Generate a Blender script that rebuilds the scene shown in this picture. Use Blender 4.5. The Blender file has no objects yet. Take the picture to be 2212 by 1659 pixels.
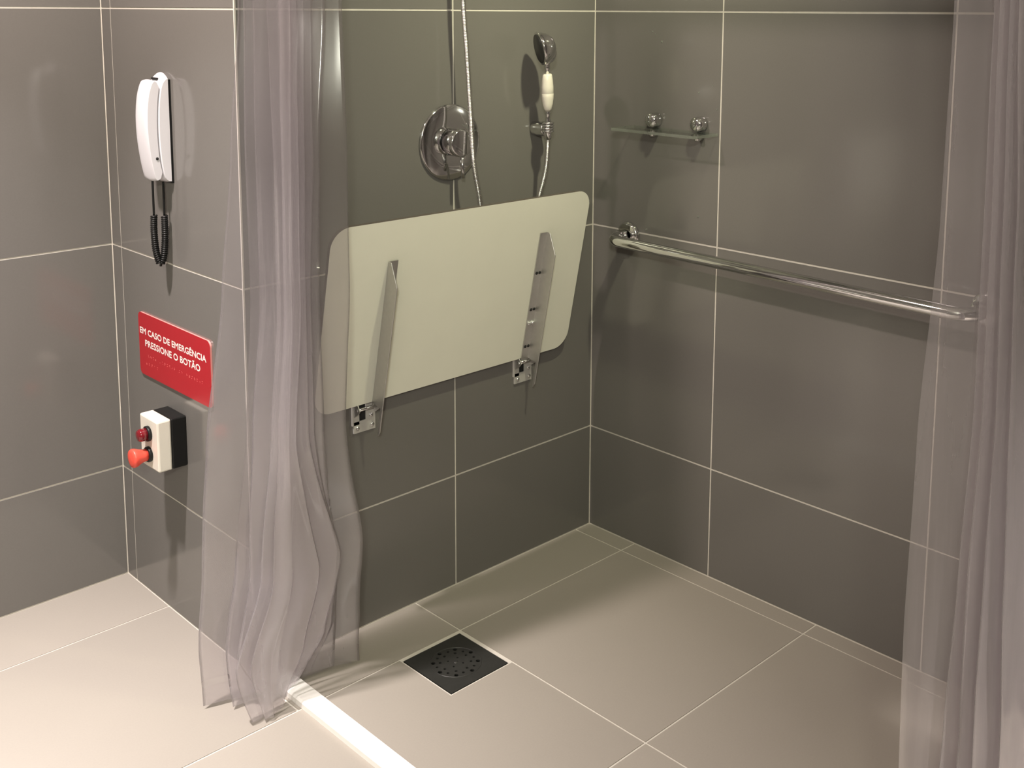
import bpy, bmesh, math, random
from mathutils import Vector, Matrix, noise, Euler

random.seed(7)
scene = bpy.context.scene
COL = scene.collection
PI = math.pi

# ------------------------------------------------------------------ camera
cam_data = bpy.data.cameras.new('camera')
cam = bpy.data.objects.new('camera', cam_data)
COL.objects.link(cam)
CAM_POS = Vector((-2.2982, -2.13601, 1.50049))
YAW, PITCH, ROLL = -0.7789, -0.13997, 0.00612
fw = Vector((-math.sin(YAW) * math.cos(PITCH), math.cos(YAW) * math.cos(PITCH), math.sin(PITCH)))
rt = Vector((math.cos(YAW), math.sin(YAW), 0))
up = rt.cross(fw)
rt2 = math.cos(ROLL) * rt + math.sin(ROLL) * up
up2 = -math.sin(ROLL) * rt + math.cos(ROLL) * up
m3 = Matrix((rt2, up2, -fw)).transposed()
cam.matrix_world = Matrix.Translation(CAM_POS) @ m3.to_4x4()
cam_data.sensor_fit = 'HORIZONTAL'
cam_data.sensor_width = 36.0
cam_data.lens = 2421.431 / 2212 * 36.0
cam_data.shift_x = (1106.0 - 1178.772) / 2212
cam_data.shift_y = (363.163 - 829.5) / 2212
cam_data.clip_start = 0.05
scene.camera = cam

# ------------------------------------------------------------------ world, lamps, exposure
world = bpy.data.worlds.new('world')
scene.world = world
world.use_nodes = True
world.node_tree.nodes['Background'].inputs[0].default_value = (1.0, 0.93, 0.85, 1)
world.node_tree.nodes['Background'].inputs[1].default_value = 0.0
scene.view_settings.view_transform = 'Standard'
scene.view_settings.look = 'None'
scene.view_settings.exposure = 0.0
scene.view_settings.gamma = 1.0
scene.view_settings.use_curve_mapping = False
scene.cycles.transparent_max_bounces = 48
scene.cycles.max_bounces = 10
scene.cycles.caustics_reflective = False
scene.cycles.caustics_refractive = False
scene.cycles.sample_clamp_indirect = 6.0

CEIL = 2.5
# ceiling spots: x, y, colour, disc size, [(watts, spread in degrees)]
LAMPS = [
    (-1.84, -0.02, 0.11, None, [(43.0, 180, (1.0, 0.84, 0.77)), (16.5, 72, (1.0, 0.95, 0.95))]),
    (-0.62, -2.05, 0.10, (-0.36, -1.80, 0.0), [(6.0, 34, (1.0, 0.90, 0.84))]),     # over the way in
    (-0.52, -0.95, 0.08, (-0.30, 0.0, 1.30), [(4.5, 80, (1.0, 0.98, 0.66))]),     # turned towards the shower wall
]
for i, (x, y, s, aim, lobes) in enumerate(LAMPS):
    for w, spread, c in lobes:
        ld = bpy.data.lights.new('ceiling_spot_light', 'AREA')
        ld.shape = 'DISK'
        ld.size = s
        ld.energy = w
        ld.color = c
        ld.spread = math.radians(spread)
        lo = bpy.data.objects.new('ceiling_spot_light', ld)
        lo.location = (x, y, CEIL - (0.012 if aim is None else 0.045))
        if aim:
            lo.rotation_euler = (Vector(aim) - lo.location).to_track_quat('-Z', 'Y').to_euler()
        COL.objects.link(lo)
# added fill lamp behind the camera, brightens the shower walls and bench
FILL_POS = (-3.10, -2.90, 2.22)
ld = bpy.data.lights.new('added_fill_light', 'AREA')
ld.shape = 'RECTANGLE'
ld.size, ld.size_y = 0.34, 0.07
ld.energy = 68.0
ld.color = (1.0, 1.0, 0.84)
lo = bpy.data.objects.new('added_fill_light', ld)
lo.location = (FILL_POS[0], FILL_POS[1] + 0.004, FILL_POS[2])
lo.rotation_euler = (PI / 2, 0, 0)
COL.objects.link(lo)


# ------------------------------------------------------------------ materials
def new_mat(name):
    m = bpy.data.materials.new(name)
    m.use_nodes = True
    nt = m.node_tree
    return m, nt, nt.nodes['Principled BSDF'], nt.nodes['Material Output']


def plain(name, color, rough=0.5, metal=0.0, spec=0.5, noise_amt=0.0, noise_scale=20.0, bump=0.0, coat=0.0):
    m, nt, b, out = new_mat(name)
    b.inputs['Base Color'].default_value = (*color, 1)
    b.inputs['Roughness'].default_value = rough
    b.inputs['Metallic'].default_value = metal
    b.inputs['Specular IOR Level'].default_value = spec
    if coat:
        b.inputs['Coat Weight'].default_value = coat
        b.inputs['Coat Roughness'].default_value = 0.08
    geo = nt.nodes.new('ShaderNodeNewGeometry')
    n = nt.nodes.new('ShaderNodeTexNoise')
    n.inputs['Scale'].default_value = noise_scale
    n.inputs['Detail'].default_value = 4
    nt.links.new(geo.outputs['Position'], n.inputs['Vector'])
    if noise_amt:
        r = nt.nodes.new('ShaderNodeMapRange')
        r.inputs['To Min'].default_value = 1 - noise_amt
        r.inputs['To Max'].default_value = 1 + noise_amt
        nt.links.new(n.outputs['Fac'], r.inputs['Value'])
        mx = nt.nodes.new('ShaderNodeVectorMath')
        mx.operation = 'SCALE'
        mx.inputs[0].default_value = color
        nt.links.new(r.outputs['Result'], mx.inputs['Scale'])
        nt.links.new(mx.outputs['Vector'], b.inputs['Base Color'])
    if bump:
        bp = nt.nodes.new('ShaderNodeBump')
        bp.inputs['Strength'].default_value = bump
        bp.inputs['Distance'].default_value = 0.002
        nt.links.new(n.outputs['Fac'], bp.inputs['Height'])
        nt.links.new(bp.outputs['Normal'], b.inputs['Normal'])
    return m


def tile_mat(name, color, rough, spec, var=0.03):
    """porcelain: faint cloudy tone, per-tile tone shift, fine grain"""
    m, nt, b, out = new_mat(name)
    L = nt.links.new
    geo = nt.nodes.new('ShaderNodeNewGeometry')
    n1 = nt.nodes.new('ShaderNodeTexNoise')
    n1.inputs['Scale'].default_value = 2.2
    n1.inputs['Detail'].default_value = 3
    n2 = nt.nodes.new('ShaderNodeTexNoise')
    n2.inputs['Scale'].default_value = 260
    n2.inputs['Detail'].default_value = 2
    L(geo.outputs['Position'], n1.inputs['Vector'])
    L(geo.outputs['Position'], n2.inputs['Vector'])
    oi = nt.nodes.new('ShaderNodeObjectInfo')
    a1 = nt.nodes.new('ShaderNodeMapRange')
    a1.inputs['To Min'].default_value = 0.95
    a1.inputs['To Max'].default_value = 1.05
    L(n1.outputs['Fac'], a1.inputs['Value'])
    a2 = nt.nodes.new('ShaderNodeMapRange')
    a2.inputs['To Min'].default_value = 0.96
    a2.inputs['To Max'].default_value = 1.04
    L(n2.outputs['Fac'], a2.inputs['Value'])
    a3 = nt.nodes.new('ShaderNodeMapRange')
    a3.inputs['To Min'].default_value = 1 - var
    a3.inputs['To Max'].default_value = 1 + var
    L(oi.outputs['Random'], a3.inputs['Value'])
    p1 = nt.nodes.new('ShaderNodeMath'); p1.operation = 'MULTIPLY'
    p2 = nt.nodes.new('ShaderNodeMath'); p2.operation = 'MULTIPLY'
    L(a1.outputs[0], p1.inputs[0]); L(a2.outputs[0], p1.inputs[1])
    L(p1.outputs[0], p2.inputs[0]); L(a3.outputs[0], p2.inputs[1])
    sc = nt.nodes.new('ShaderNodeVectorMath'); sc.operation = 'SCALE'
    sc.inputs[0].default_value = color
    L(p2.outputs[0], sc.inputs['Scale'])
    L(sc.outputs['Vector'], b.inputs['Base Color'])
    b.inputs['Roughness'].default_value = rough
    b.inputs['Specular IOR Level'].default_value = spec
    return m


def film_mat(name, tint, haze_col, haze, gloss_rough=0.12, edge=0.35, lamp_haze=None):
    """thin clear vinyl: see-through film, milky haze, sheen at glancing angles"""
    m = bpy.data.materials.new(name)
    m.use_nodes = True
    nt = m.node_tree
    nt.nodes.clear()
    L = nt.links.new
    out = nt.nodes.new('ShaderNodeOutputMaterial')
    tr = nt.nodes.new('ShaderNodeBsdfTransparent'); tr.inputs[0].default_value = (*tint, 1)
    df = nt.nodes.new('ShaderNodeBsdfDiffuse'); df.inputs[0].default_value = (*haze_col, 1)
    tl = nt.nodes.new('ShaderNodeBsdfTranslucent'); tl.inputs[0].default_value = (*haze_col, 1)
    gl = nt.nodes.new('ShaderNodeBsdfAnisotropic'); gl.inputs['Roughness'].default_value = gloss_rough
    mdt = nt.nodes.new('ShaderNodeMixShader'); mdt.inputs[0].default_value = 0.5
    L(df.outputs[0], mdt.inputs[1]); L(tl.outputs[0], mdt.inputs[2])
    geo = nt.nodes.new('ShaderNodeNewGeometry')
    nz = nt.nodes.new('ShaderNodeTexNoise'); nz.inputs['Scale'].default_value = 9; nz.inputs['Detail'].default_value = 5
    mp = nt.nodes.new('ShaderNodeMapping'); mp.inputs['Scale'].default_value = (3, 3, 0.5)
    L(geo.outputs['Position'], mp.inputs['Vector']); L(mp.outputs[0], nz.inputs['Vector'])
    hz = nt.nodes.new('ShaderNodeMapRange')
    hz.inputs['To Min'].default_value = haze * 0.7
    hz.inputs['To Max'].default_value = haze * 1.3
    L(nz.outputs['Fac'], hz.inputs['Value'])
    # extra haze low on the film stands in for lamp light there
    if lamp_haze:
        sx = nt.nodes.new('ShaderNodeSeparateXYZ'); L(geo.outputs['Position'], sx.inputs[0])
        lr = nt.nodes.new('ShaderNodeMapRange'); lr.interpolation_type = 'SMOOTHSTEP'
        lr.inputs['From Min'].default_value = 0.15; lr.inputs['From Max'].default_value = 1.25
        lr.inputs['To Min'].default_value = lamp_haze[0]; lr.inputs['To Max'].default_value = lamp_haze[1]
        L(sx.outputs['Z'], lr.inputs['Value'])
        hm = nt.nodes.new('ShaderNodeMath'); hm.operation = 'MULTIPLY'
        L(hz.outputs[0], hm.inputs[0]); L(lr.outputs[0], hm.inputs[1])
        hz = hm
    lw = nt.nodes.new('ShaderNodeLayerWeight'); lw.inputs['Blend'].default_value = 0.5
    pw = nt.nodes.new('ShaderNodeMath'); pw.operation = 'POWER'; pw.inputs[1].default_value = 3.0
    L(lw.outputs['Facing'], pw.inputs[0])
    # haze thickens where the film is seen edge-on
    h2 = nt.nodes.new('ShaderNodeMath'); h2.operation = 'MULTIPLY_ADD'; h2.inputs[1].default_value = edge
    L(pw.outputs[0], h2.inputs[0]); L(hz.outputs[0], h2.inputs[2])
    h2.use_clamp = True
    m1 = nt.nodes.new('ShaderNodeMixShader')
    L(h2.outputs[0], m1.inputs[0]); L(tr.outputs[0], m1.inputs[1]); L(mdt.outputs[0], m1.inputs[2])
    f2 = nt.nodes.new('ShaderNodeMath'); f2.operation = 'MULTIPLY_ADD'; f2.inputs[1].default_value = 0.22; f2.inputs[2].default_value = 0.08
    L(pw.outputs[0], f2.inputs[0])
    m2 = nt.nodes.new('ShaderNodeMixShader')
    L(f2.outputs[0], m2.inputs[0]); L(m1.outputs[0], m2.inputs[1]); L(gl.outputs[0], m2.inputs[2])
    L(m2.outputs[0], out.inputs['Surface'])
    return m


M = {}
M['wall_tile'] = tile_mat('grey_wall_porcelain', (0.165, 0.156, 0.146), 0.12, 0.5)
M['floor_tile'] = tile_mat('beige_grey_floor_porcelain', (0.37, 0.335, 0.295), 0.42, 0.35)
M['grout'] = plain('light_grout', (0.66, 0.62, 0.56), 0.85, noise_amt=0.12, noise_scale=60)
M['ceiling'] = plain('white_ceiling_paint', (0.78, 0.76, 0.72), 0.9, noise_amt=0.02)
M['curb'] = plain('white_stone', (0.85, 0.83, 0.79), 0.25, noise_amt=0.02, noise_scale=30)
M['chrome'] = plain('chrome', (0.74, 0.74, 0.74), 0.07, metal=1.0)
M['chrome_soft'] = plain('worn_chrome', (0.70, 0.69, 0.67), 0.2, metal=1.0)
M['steel'] = plain('brushed_steel', (0.60, 0.585, 0.57), 0.5, metal=1.0, noise_amt=0.06, noise_scale=90)
M['plate'] = plain('zinc_plate', (0.60, 0.58, 0.55), 0.45, metal=0.35, noise_amt=0.08, noise_scale=70)
M['seat'] = plain('cream_laminate', (0.83, 0.81, 0.71), 0.38, noise_amt=0.03, noise_scale=12)
M['seat_edge'] = plain('dark_seat_edge', (0.10, 0.085, 0.07), 0.5)
M['white_plastic'] = plain('white_plastic', (0.70, 0.685, 0.72), 0.32, noise_amt=0.01)
M['warm_white'] = plain('cream_white_plastic', (0.76, 0.72, 0.63), 0.3, noise_amt=0.01)
M['black_plastic'] = plain('black_plastic', (0.008, 0.008, 0.008), 0.4, spec=0.3, noise_amt=0.1)
M['dark_gap'] = plain('dark_hole', (0.01, 0.01, 0.01), 0.8)
M['red_sign'] = plain('red_acrylic', (0.42, 0.013, 0.022), 0.25, noise_amt=0.03)
M['sign_edge'] = plain('pale_acrylic_edge', (0.75, 0.32, 0.30), 0.3)
M['sign_white'] = plain('white_print', (0.85, 0.80, 0.78), 0.6)
M['braille'] = plain('braille_red', (0.66, 0.12, 0.11), 0.3)
M['red_button'] = plain('orange_red_button', (0.80, 0.085, 0.055), 0.4, noise_amt=0.03)
M['red_lamp'] = plain('dark_red_lens', (0.16, 0.006, 0.012), 0.12, coat=0.5)
M['drain'] = plain('dark_drain_metal', (0.028, 0.028, 0.026), 0.38, metal=0.0, noise_amt=0.25, noise_scale=70)
M['towel'] = plain('white_terry', (0.80, 0.78, 0.74), 0.95, noise_amt=0.05, noise_scale=150, bump=0.5)
M['ceramic'] = plain('white_ceramic', (0.82, 0.80, 0.77), 0.08)
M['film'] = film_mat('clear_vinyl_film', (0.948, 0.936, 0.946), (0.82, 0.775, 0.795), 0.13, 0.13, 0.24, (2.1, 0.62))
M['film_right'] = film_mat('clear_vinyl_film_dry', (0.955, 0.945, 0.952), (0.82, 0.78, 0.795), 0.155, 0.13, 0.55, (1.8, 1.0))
M['film_seam'] = film_mat('vinyl_seam', (0.955, 0.945, 0.955), (0.80, 0.76, 0.77), 0.24, 0.16, 0.10)

# clear glass for the shelf: see-through faces, pale edges
mg = bpy.data.materials.new('clear_glass_face'); mg.use_nodes = True
_nt = mg.node_tree; _nt.nodes.clear()
_o = _nt.nodes.new('ShaderNodeOutputMaterial')
_t = _nt.nodes.new('ShaderNodeBsdfTransparent'); _t.inputs[0].default_value = (0.93, 0.95, 0.93, 1)
_g = _nt.nodes.new('ShaderNodeBsdfAnisotropic'); _g.inputs['Roughness'].default_value = 0.03
_f = _nt.nodes.new('ShaderNodeLayerWeight')
_m = _nt.nodes.new('ShaderNodeMath'); _m.operation = 'POWER'; _m.inputs[1].default_value = 3.5
_a = _nt.nodes.new('ShaderNodeMath'); _a.operation = 'MULTIPLY_ADD'; _a.inputs[1].default_value = 0.7; _a.inputs[2].default_value = 0.04
_x = _nt.nodes.new('ShaderNodeMixShader')
_nt.links.new(_f.outputs['Facing'], _m.inputs[0]); _nt.links.new(_m.outputs[0], _a.inputs[0])
_nt.links.new(_a.outputs[0], _x.inputs[0]); _nt.links.new(_t.outputs[0], _x.inputs[1]); _nt.links.new(_g.outputs[0], _x.inputs[2])
_nt.links.new(_x.outputs[0], _o.inputs['Surface'])
M['glass'] = mg
M['glass_edge'] = film_mat('polished_glass_edge', (0.80, 0.84, 0.80), (0.62, 0.66, 0.58), 0.35, 0.08)
_m2, _nt2, _b2, _o2 = new_mat('lamp_lens')
_b2.inputs['Emission Color'].default_value = (1, 0.9, 0.8, 1)
_b2.inputs['Emission Strength'].default_value = 3
M['lamp_lens'] = _m2


# ------------------------------------------------------------------ geometry helpers
class MB:
    """collects shapes in world coordinates; build() links them as ONE mesh object"""

    def __init__(self):
        self.v, self.f, self.mi, self.sm = [], [], [], []

    def add(self, verts, faces, mi=0, smooth=False):
        o = len(self.v)
        self.v += [Vector(p) for p in verts]
        for f in faces:
            self.f.append([i + o for i in f]); self.mi.append(mi); self.sm.append(smooth)
        return self

    def box(self, lo, hi, mi=0):
        x0, y0, z0 = lo; x1, y1, z1 = hi
        vs = [(x0, y0, z0), (x1, y0, z0), (x1, y1, z0), (x0, y1, z0), (x0, y0, z1), (x1, y0, z1), (x1, y1, z1), (x0, y1, z1)]
        return self.add(vs, [(0, 3, 2, 1), (4, 5, 6, 7), (0, 1, 5, 4), (1, 2, 6, 5), (2, 3, 7, 6), (3, 0, 4, 7)], mi)

    def prism(self, poly, origin, u, v, n, depth, mi=0, side_mi=None, smooth=False, z0=0.0):
        """2-D outline (counter-clockwise in u,v) extruded by depth along n from z0"""
        origin, u, v, n = map(Vector, (origin, u, v, n))
        a = [origin + u * p[0] + v * p[1] + n * z0 for p in poly]
        b = [p + n * depth for p in a]
        k = len(poly)
        self.add(a + b, [tuple(reversed(range(k))), tuple(range(k, 2 * k))], mi)
        s = side_mi if side_mi is not None else mi
        for i in range(k):
            j = (i + 1) % k
            self.add([a[i], a[j], b[j], b[i]], [(0, 1, 2, 3)], s, smooth)
        return self

    def tube(self, pts, r, seg=12, mi=0, cap=True):
        pts = [Vector(p) for p in pts]
        rs = r if isinstance(r, (list, tuple)) else [r] * len(pts)
        t0 = (pts[1] - pts[0]).normalized()
        ref = Vector((0, 0, 1)) if abs(t0.z) < 0.9 else Vector((1, 0, 0))
        nrm = t0.cross(ref).normalized()
        vs, fs = [], []
        for i, p in enumerate(pts):
            a = pts[max(i - 1, 0)]; b = pts[min(i + 1, len(pts) - 1)]
            t = (b - a).normalized()
            nrm = (nrm - t * nrm.dot(t)).normalized()
            bn = t.cross(nrm)
            for k in range(seg):
                an = 2 * PI * k / seg
                vs.append(p + (nrm * math.cos(an) + bn * math.sin(an)) * rs[i])
        for i in range(len(pts) - 1):
            for k in range(seg):
                k2 = (k + 1) % seg
                fs.append((i * seg + k, i * seg + k2, (i + 1) * seg + k2, (i + 1) * seg + k))
        self.add(vs, fs, mi, True)
        if cap:
            n = len(pts)
            self.add([vs[k] for k in range(seg)], [tuple(reversed(range(seg)))], mi)
            self.add([vs[(n - 1) * seg + k] for k in range(seg)], [tuple(range(seg))], mi)
        return self

    def lathe(self, profile, origin, axis, seg=32, mi=0, smooth=True):
        """profile: list of (distance along axis, radius)"""
        origin = Vector(origin); axis = Vector(axis).normalized()
        ref = Vector((0, 0, 1)) if abs(axis.z) < 0.9 else Vector((1, 0, 0))
        u = axis.cross(ref).normalized(); w = axis.cross(u)
        vs, fs = [], []
        for d, r in profile:
            for k in range(seg):
                an = 2 * PI * k / seg
                vs.append(origin + axis * d + (u * math.cos(an) + w * math.sin(an)) * max(r, 1e-5))
        for i in range(len(profile) - 1):
            for k in range(seg):
                k2 = (k + 1) % seg
                fs.append((i * seg + k, i * seg + k2, (i + 1) * seg + k2, (i + 1) * seg + k))
        return self.add(vs, fs, mi, smooth)

    def build(self, name, mats, parent=None, bevel=0.0, bevel_seg=2, weld=True, kind=None):
        me = bpy.data.meshes.new(name)
        base = parent_base(parent)
        me.from_pydata([p - base for p in self.v], [], self.f)
        mats = mats if isinstance(mats, (list, tuple)) else [mats]
        for m in mats:
            me.materials.append(m)
        for p, mi, sm in zip(me.polygons, self.mi, self.sm):
            p.material_index = mi; p.use_smooth = sm
        bm = bmesh.new(); bm.from_mesh(me)
        if weld:
            bmesh.ops.remove_doubles(bm, verts=bm.verts, dist=1e-6)
        bmesh.ops.recalc_face_normals(bm, faces=bm.faces)
        if bevel:
            es = [e for e in bm.edges if len(e.link_faces) == 2 and e.calc_face_angle(0) > 0.5]
            bmesh.ops.bevel(bm, geom=es, offset=bevel, segments=bevel_seg, profile=0.5, affect='EDGES', clamp_overlap=True)
        bm.to_mesh(me); bm.free()
        o = bpy.data.objects.new(name, me)
        COL.objects.link(o)
        if parent is not None:
            o.parent = parent
        if kind:
            o['kind'] = kind
        return o


def parent_base(p):
    b = Vector((0, 0, 0))
    while p is not None:
        b += p.location
        p = p.parent
    return b


def thing(name, label, cat, loc, group=None):
    o = bpy.data.objects.new(name, None)
    o.empty_display_size = 0.05
    COL.objects.link(o)
    o.location = loc
    o['label'] = label; o['category'] = cat
    if group:
        o['group'] = group
    return o


def round_rect(w, h, r, seg=6):
    pts = []
    for cx, cy, a0 in ((w - r, r, -PI / 2), (w - r, h - r, 0), (r, h - r, PI / 2), (r, r, PI)):
        for k in range(seg + 1):
            a = a0 + PI / 2 * k / seg
            pts.append((cx + r * math.cos(a), cy + r * math.sin(a)))
    return pts


def smooth_path(pts, n=12):
    """Catmull-Rom through points"""
    P = [Vector(p) for p in pts]
    P = [P[0] * 2 - P[1]] + P + [P[-1] * 2 - P[-2]]
    out = []
    for i in range(1, len(P) - 2):
        a, b, c, d = P[i - 1], P[i], P[i + 1], P[i + 2]
        for k in range(n):
            t = k / n
            out.append(0.5 * ((2 * b) + (c - a) * t + (2 * a - 5 * b + 4 * c - d) * t * t + (3 * b - a - 3 * c + d) * t ** 3))
    out.append(P[-2])
    return out


def resample(pts, step):
    out = [pts[0].copy()]; acc = 0.0
    for a, b in zip(pts, pts[1:]):
        seg = (b - a).length
        while acc + seg >= step:
            t = (step - acc) / seg
            a = a.lerp(b, t); out.append(a.copy()); seg = (b - a).length; acc = 0.0
        acc += seg
    return out


# ------------------------------------------------------------------ the room
D = 0.65676          # how far the dry area runs deeper than the shower's back wall
W = 1.10507          # width of the shower's back wall
REC = 0.0014         # joints lie this far behind the tile faces
G = 0.0024           # half a joint
XO, YF = -4.1, -3.0  # outer wall, front wall
ROWS = [0.0, 0.30118, 0.89922, 1.49922, 2.09922, CEIL]

unit = bpy.data.meshes.new('tile')
_mb = MB(); _mb.box((-.5, -.5, -.5), (.5, .5, .5))
unit.from_pydata([tuple(v) for v in _mb.v], [], _mb.f)
unit.materials.append(M['wall_tile'])
unit_floor = unit.copy()
unit_floor.materials.clear(); unit_floor.materials.append(M['floor_tile'])


def tile(lo, hi, parent, mesh=unit):
    o = bpy.data.objects.new('tile', mesh)
    COL.objects.link(o)
    lo, hi = Vector(lo), Vector(hi)
    o.location = (lo + hi) / 2
    o.scale = hi - lo
    o.parent = parent
    return o


def tile_wall(parent, axis, face, sign, cols, rows=ROWS):
    """axis: the wall's normal axis; tiles have their face at `face`, room on the `sign` side"""
    a, b = face, face - sign * (REC + 0.0003)
    for c0, c1 in zip(cols, cols[1:]):
        for r0, r1 in zip(rows, rows[1:]):
            lo, hi = (c0 + G, r0 + G), (c1 - G, r1 - G)
            if axis == 'y':
                tile((lo[0], min(a, b), lo[1]), (hi[0], max(a, b), hi[1]), parent)
            else:
                tile((min(a, b), lo[0], lo[1]), (max(a, b), hi[0], hi[1]), parent)


def structure(mb, name, mat):
    return mb.build(name, mat, kind='structure')


T = 0.10
wall_back = structure(MB().box((-W + REC, REC, -0.1), (T, T, CEIL)), 'wall_back', M['grout'])
tile_wall(wall_back, 'y', 0.0, -1, [-W, -0.51215, 0.0])
wall_right = structure(MB().box((REC, YF - T, -0.1), (T, REC, CEIL)), 'wall_right', M['grout'])
tile_wall(wall_right, 'x', 0.0, -1, [YF, -2.85, -2.245, -1.645, -1.043, -0.43553, 0.0])
wall_left = structure(MB().box((-W + REC, T, -0.1), (-W + T, D + T, CEIL)), 'wall_left', M['grout'])
tile_wall(wall_left, 'x', -W, -1, [0.0, D - 0.052, D])
wall_rear = structure(MB().box((XO - T, D + REC, -0.1), (-W + REC, D + T, CEIL)), 'wall_rear', M['grout'])
tile_wall(wall_rear, 'y', D, -1, [XO, -3.72, -2.92, -2.32, -1.72, -W])
wall_outer = structure(MB().box((XO - T, YF - T, -0.1), (XO - REC, D + REC, CEIL)), 'wall_outer', M['grout'])
tile_wall(wall_outer, 'x', XO, 1, [YF, -2.4, -1.8, -1.2, -0.6, 0.0, D])
wall_front = structure(MB().box((XO - REC, YF - T, -0.1), (REC, YF - REC, CEIL)), 'wall_front', M['grout'])
tile_wall(wall_front, 'y', YF, 1, [XO, -3.6, -3.0, -2.4, -1.8, -1.2, -0.6, 0.0])
ceiling = structure(MB().box((XO - T, YF - T, CEIL), (T, D + T, CEIL + 0.08)), 'ceiling', M['ceiling'])
# thin bead of light grout down the outside corner
trim = structure(MB().box((-W - 0.0002, -0.0002, 0.0), (-W + 0.0035, 0.0035, CEIL)), 'trim_1', M['grout'])

# floor: slab with a real hole under the drain
DX0, DX1, DY0, DY1 = -0.8300, -0.6560, -0.3610, -0.1845
fl = MB()
fz0, fz1 = -0.1, -REC
fl.box((XO - T, YF - T, fz0), (T, DY0, fz1)); fl.box((XO - T, DY1, fz0), (T, D + T, fz1))
fl.box((XO - T, DY0, fz0), (DX0, DY1, fz1)); fl.box((DX1, DY0, fz0), (T, DY1, fz1))
floor = structure(fl, 'floor', M['grout'])
FY = [YF, -2.55, -1.955, -1.362, -0.76881, -0.17688, 0.0]
FXS = [-1.072, -0.64802, -0.05783, 0.0]
for x0, x1 in zip(FXS, FXS[1:]):
    for y0, y1 in zip(FY, FY[1:]):
        if x0 < -1.0 and abs(y1 + 0.17688) < 1e-6:
            continue
        tile((x0 + G, y0 + G, -REC - 0.0003), (x1 - G, y1 - G, 0.0), floor, unit_floor)
# the tile notched round the drain
x0, x1, y0, y1 = -1.072 + G, -0.64802 - G, -0.76881 + G, -0.17688 - G
nx0, ny0 = DX0 - 0.004, DY0 - 0.004
poly = [(x0, y0), (x1, y0), (x1, ny0), (nx0, ny0), (nx0, y1), (x0, y1)]
MB().prism(poly, (0, 0, 0), (1, 0, 0), (0, 1, 0), (0, 0, 1), REC + 0.0003, z0=-REC - 0.0003).build('tile', M['floor_tile'], floor)
FXO = [XO, -3.46, -2.86, -2.26, -1.66, -1.072]
FYO = [YF, -2.55, -1.955, -1.362, -0.76881, -0.17688, 0.42022, D]
for x0, x1 in zip(FXO, FXO[1:]):
    for y0, y1 in zip(FYO, FYO[1:]):
        if y0 > -0.2 and x1 > -1.1:
            x1 = -W
        tile((x0 + G, y0 + G, -REC - 0.0003), (x1 - G, y1 - G, 0.0), floor, unit_floor)
tile((-W + G, -0.17688 + G, -REC - 0.0003), (-1.072 - G, -G, 0.0), floor, unit_floor)

# raised white threshold along the open side of the shower
th = MB()
prof = [(0, 0), (0.050, 0), (0.050, 0.011), (0.046, 0.015), (0.006, 0.015), (0.001, 0.011)]
th.prism(prof, (-1.096, -1.48, 0.0001), (1, 0, 0), (0, 0, 1), (0, 1, 0), 1.4795)
threshold = th.build('trim_2', M['curb'], kind='structure')


# ------------------------------------------------------------------ shower curtains
LEFT_Z = [2.06, 1.5, 1.2, 0.9, 0.6, 0.3, 0.12, 0.008]
LEFT_FOLDS = [
    ([-0.012, -0.012, -0.012, -0.012, -0.012, -0.012, -0.012, -0.012], [-1.0021, -1.0198, -1.0293, -1.033, -1.0365, -1.0218, -1.0027, -1.0059]),
    ([-0.12, -0.14, -0.165, -0.165, -0.15, -0.135, -0.125, -0.122], [-0.9159, -0.9334, -0.9434, -0.943, -0.9513, -0.9025, -0.8926, -0.9121]),
    ([-0.02, -0.02, -0.02, -0.02, -0.02, -0.02, -0.02, -0.022], [-1.0893, -1.1083, -1.1361, -1.1675, -1.2131, -1.2355, -1.2524, -1.2525]),
    ([-0.13, -0.15, -0.172, -0.172, -0.155, -0.125, -0.11, -0.104], [-0.9561, -0.9836, -1.017, -1.0248, -1.0097, -0.9669, -0.9485, -0.9634]),
    ([-0.045, -0.045, -0.045, -0.045, -0.045, -0.045, -0.05, -0.07], [-1.09, -1.1097, -1.117, -1.1144, -1.1336, -1.1741, -1.2022, -1.2041]),
    ([-0.135, -0.155, -0.175, -0.175, -0.16, -0.13, -0.11, -0.085], [-0.99, -1.018, -1.0323, -1.0471, -1.0363, -0.9666, -0.9573, -1.0032]),
    ([-0.075, -0.075, -0.075, -0.075, -0.075, -0.075, -0.085, -0.105], [-1.0867, -1.1058, -1.1107, -1.1099, -1.1365, -1.1578, -1.1919, -1.1458]),
    ([-0.14, -0.16, -0.18, -0.18, -0.17, -0.15, -0.13, -0.108], [-1.0114, -1.0398, -1.0565, -1.0626, -1.0565, -0.9704, -0.9955, -1.0603]),
    ([-0.1, -0.11, -0.12, -0.125, -0.12, -0.12, -0.135, -0.15], [-1.0706, -1.0947, -1.0943, -1.098, -1.1188, -1.1562, -1.2169, -1.2]),
    ([-0.15, -0.165, -0.185, -0.185, -0.18, -0.165, -0.15, -0.146], [-1.0336, -1.0591, -1.0749, -1.078, -1.0945, -1.0357, -1.0661, -1.1249]),
    ([-0.12, -0.13, -0.145, -0.15, -0.15, -0.15, -0.152, -0.16], [-1.0567, -1.0802, -1.0911, -1.0979, -1.1203, -1.143, -1.1897, -1.1772]),
    ([-0.15, -0.17, -0.188, -0.19, -0.185, -0.175, -0.165, -0.163], [-1.0492, -1.0782, -1.0951, -1.103, -1.1142, -1.109, -1.1443, -1.1578]),
]
RIGHT_Z = [2.06, 1.5, 1.2, 0.9, 0.6, 0.36, 0.12, 0.012]
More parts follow.
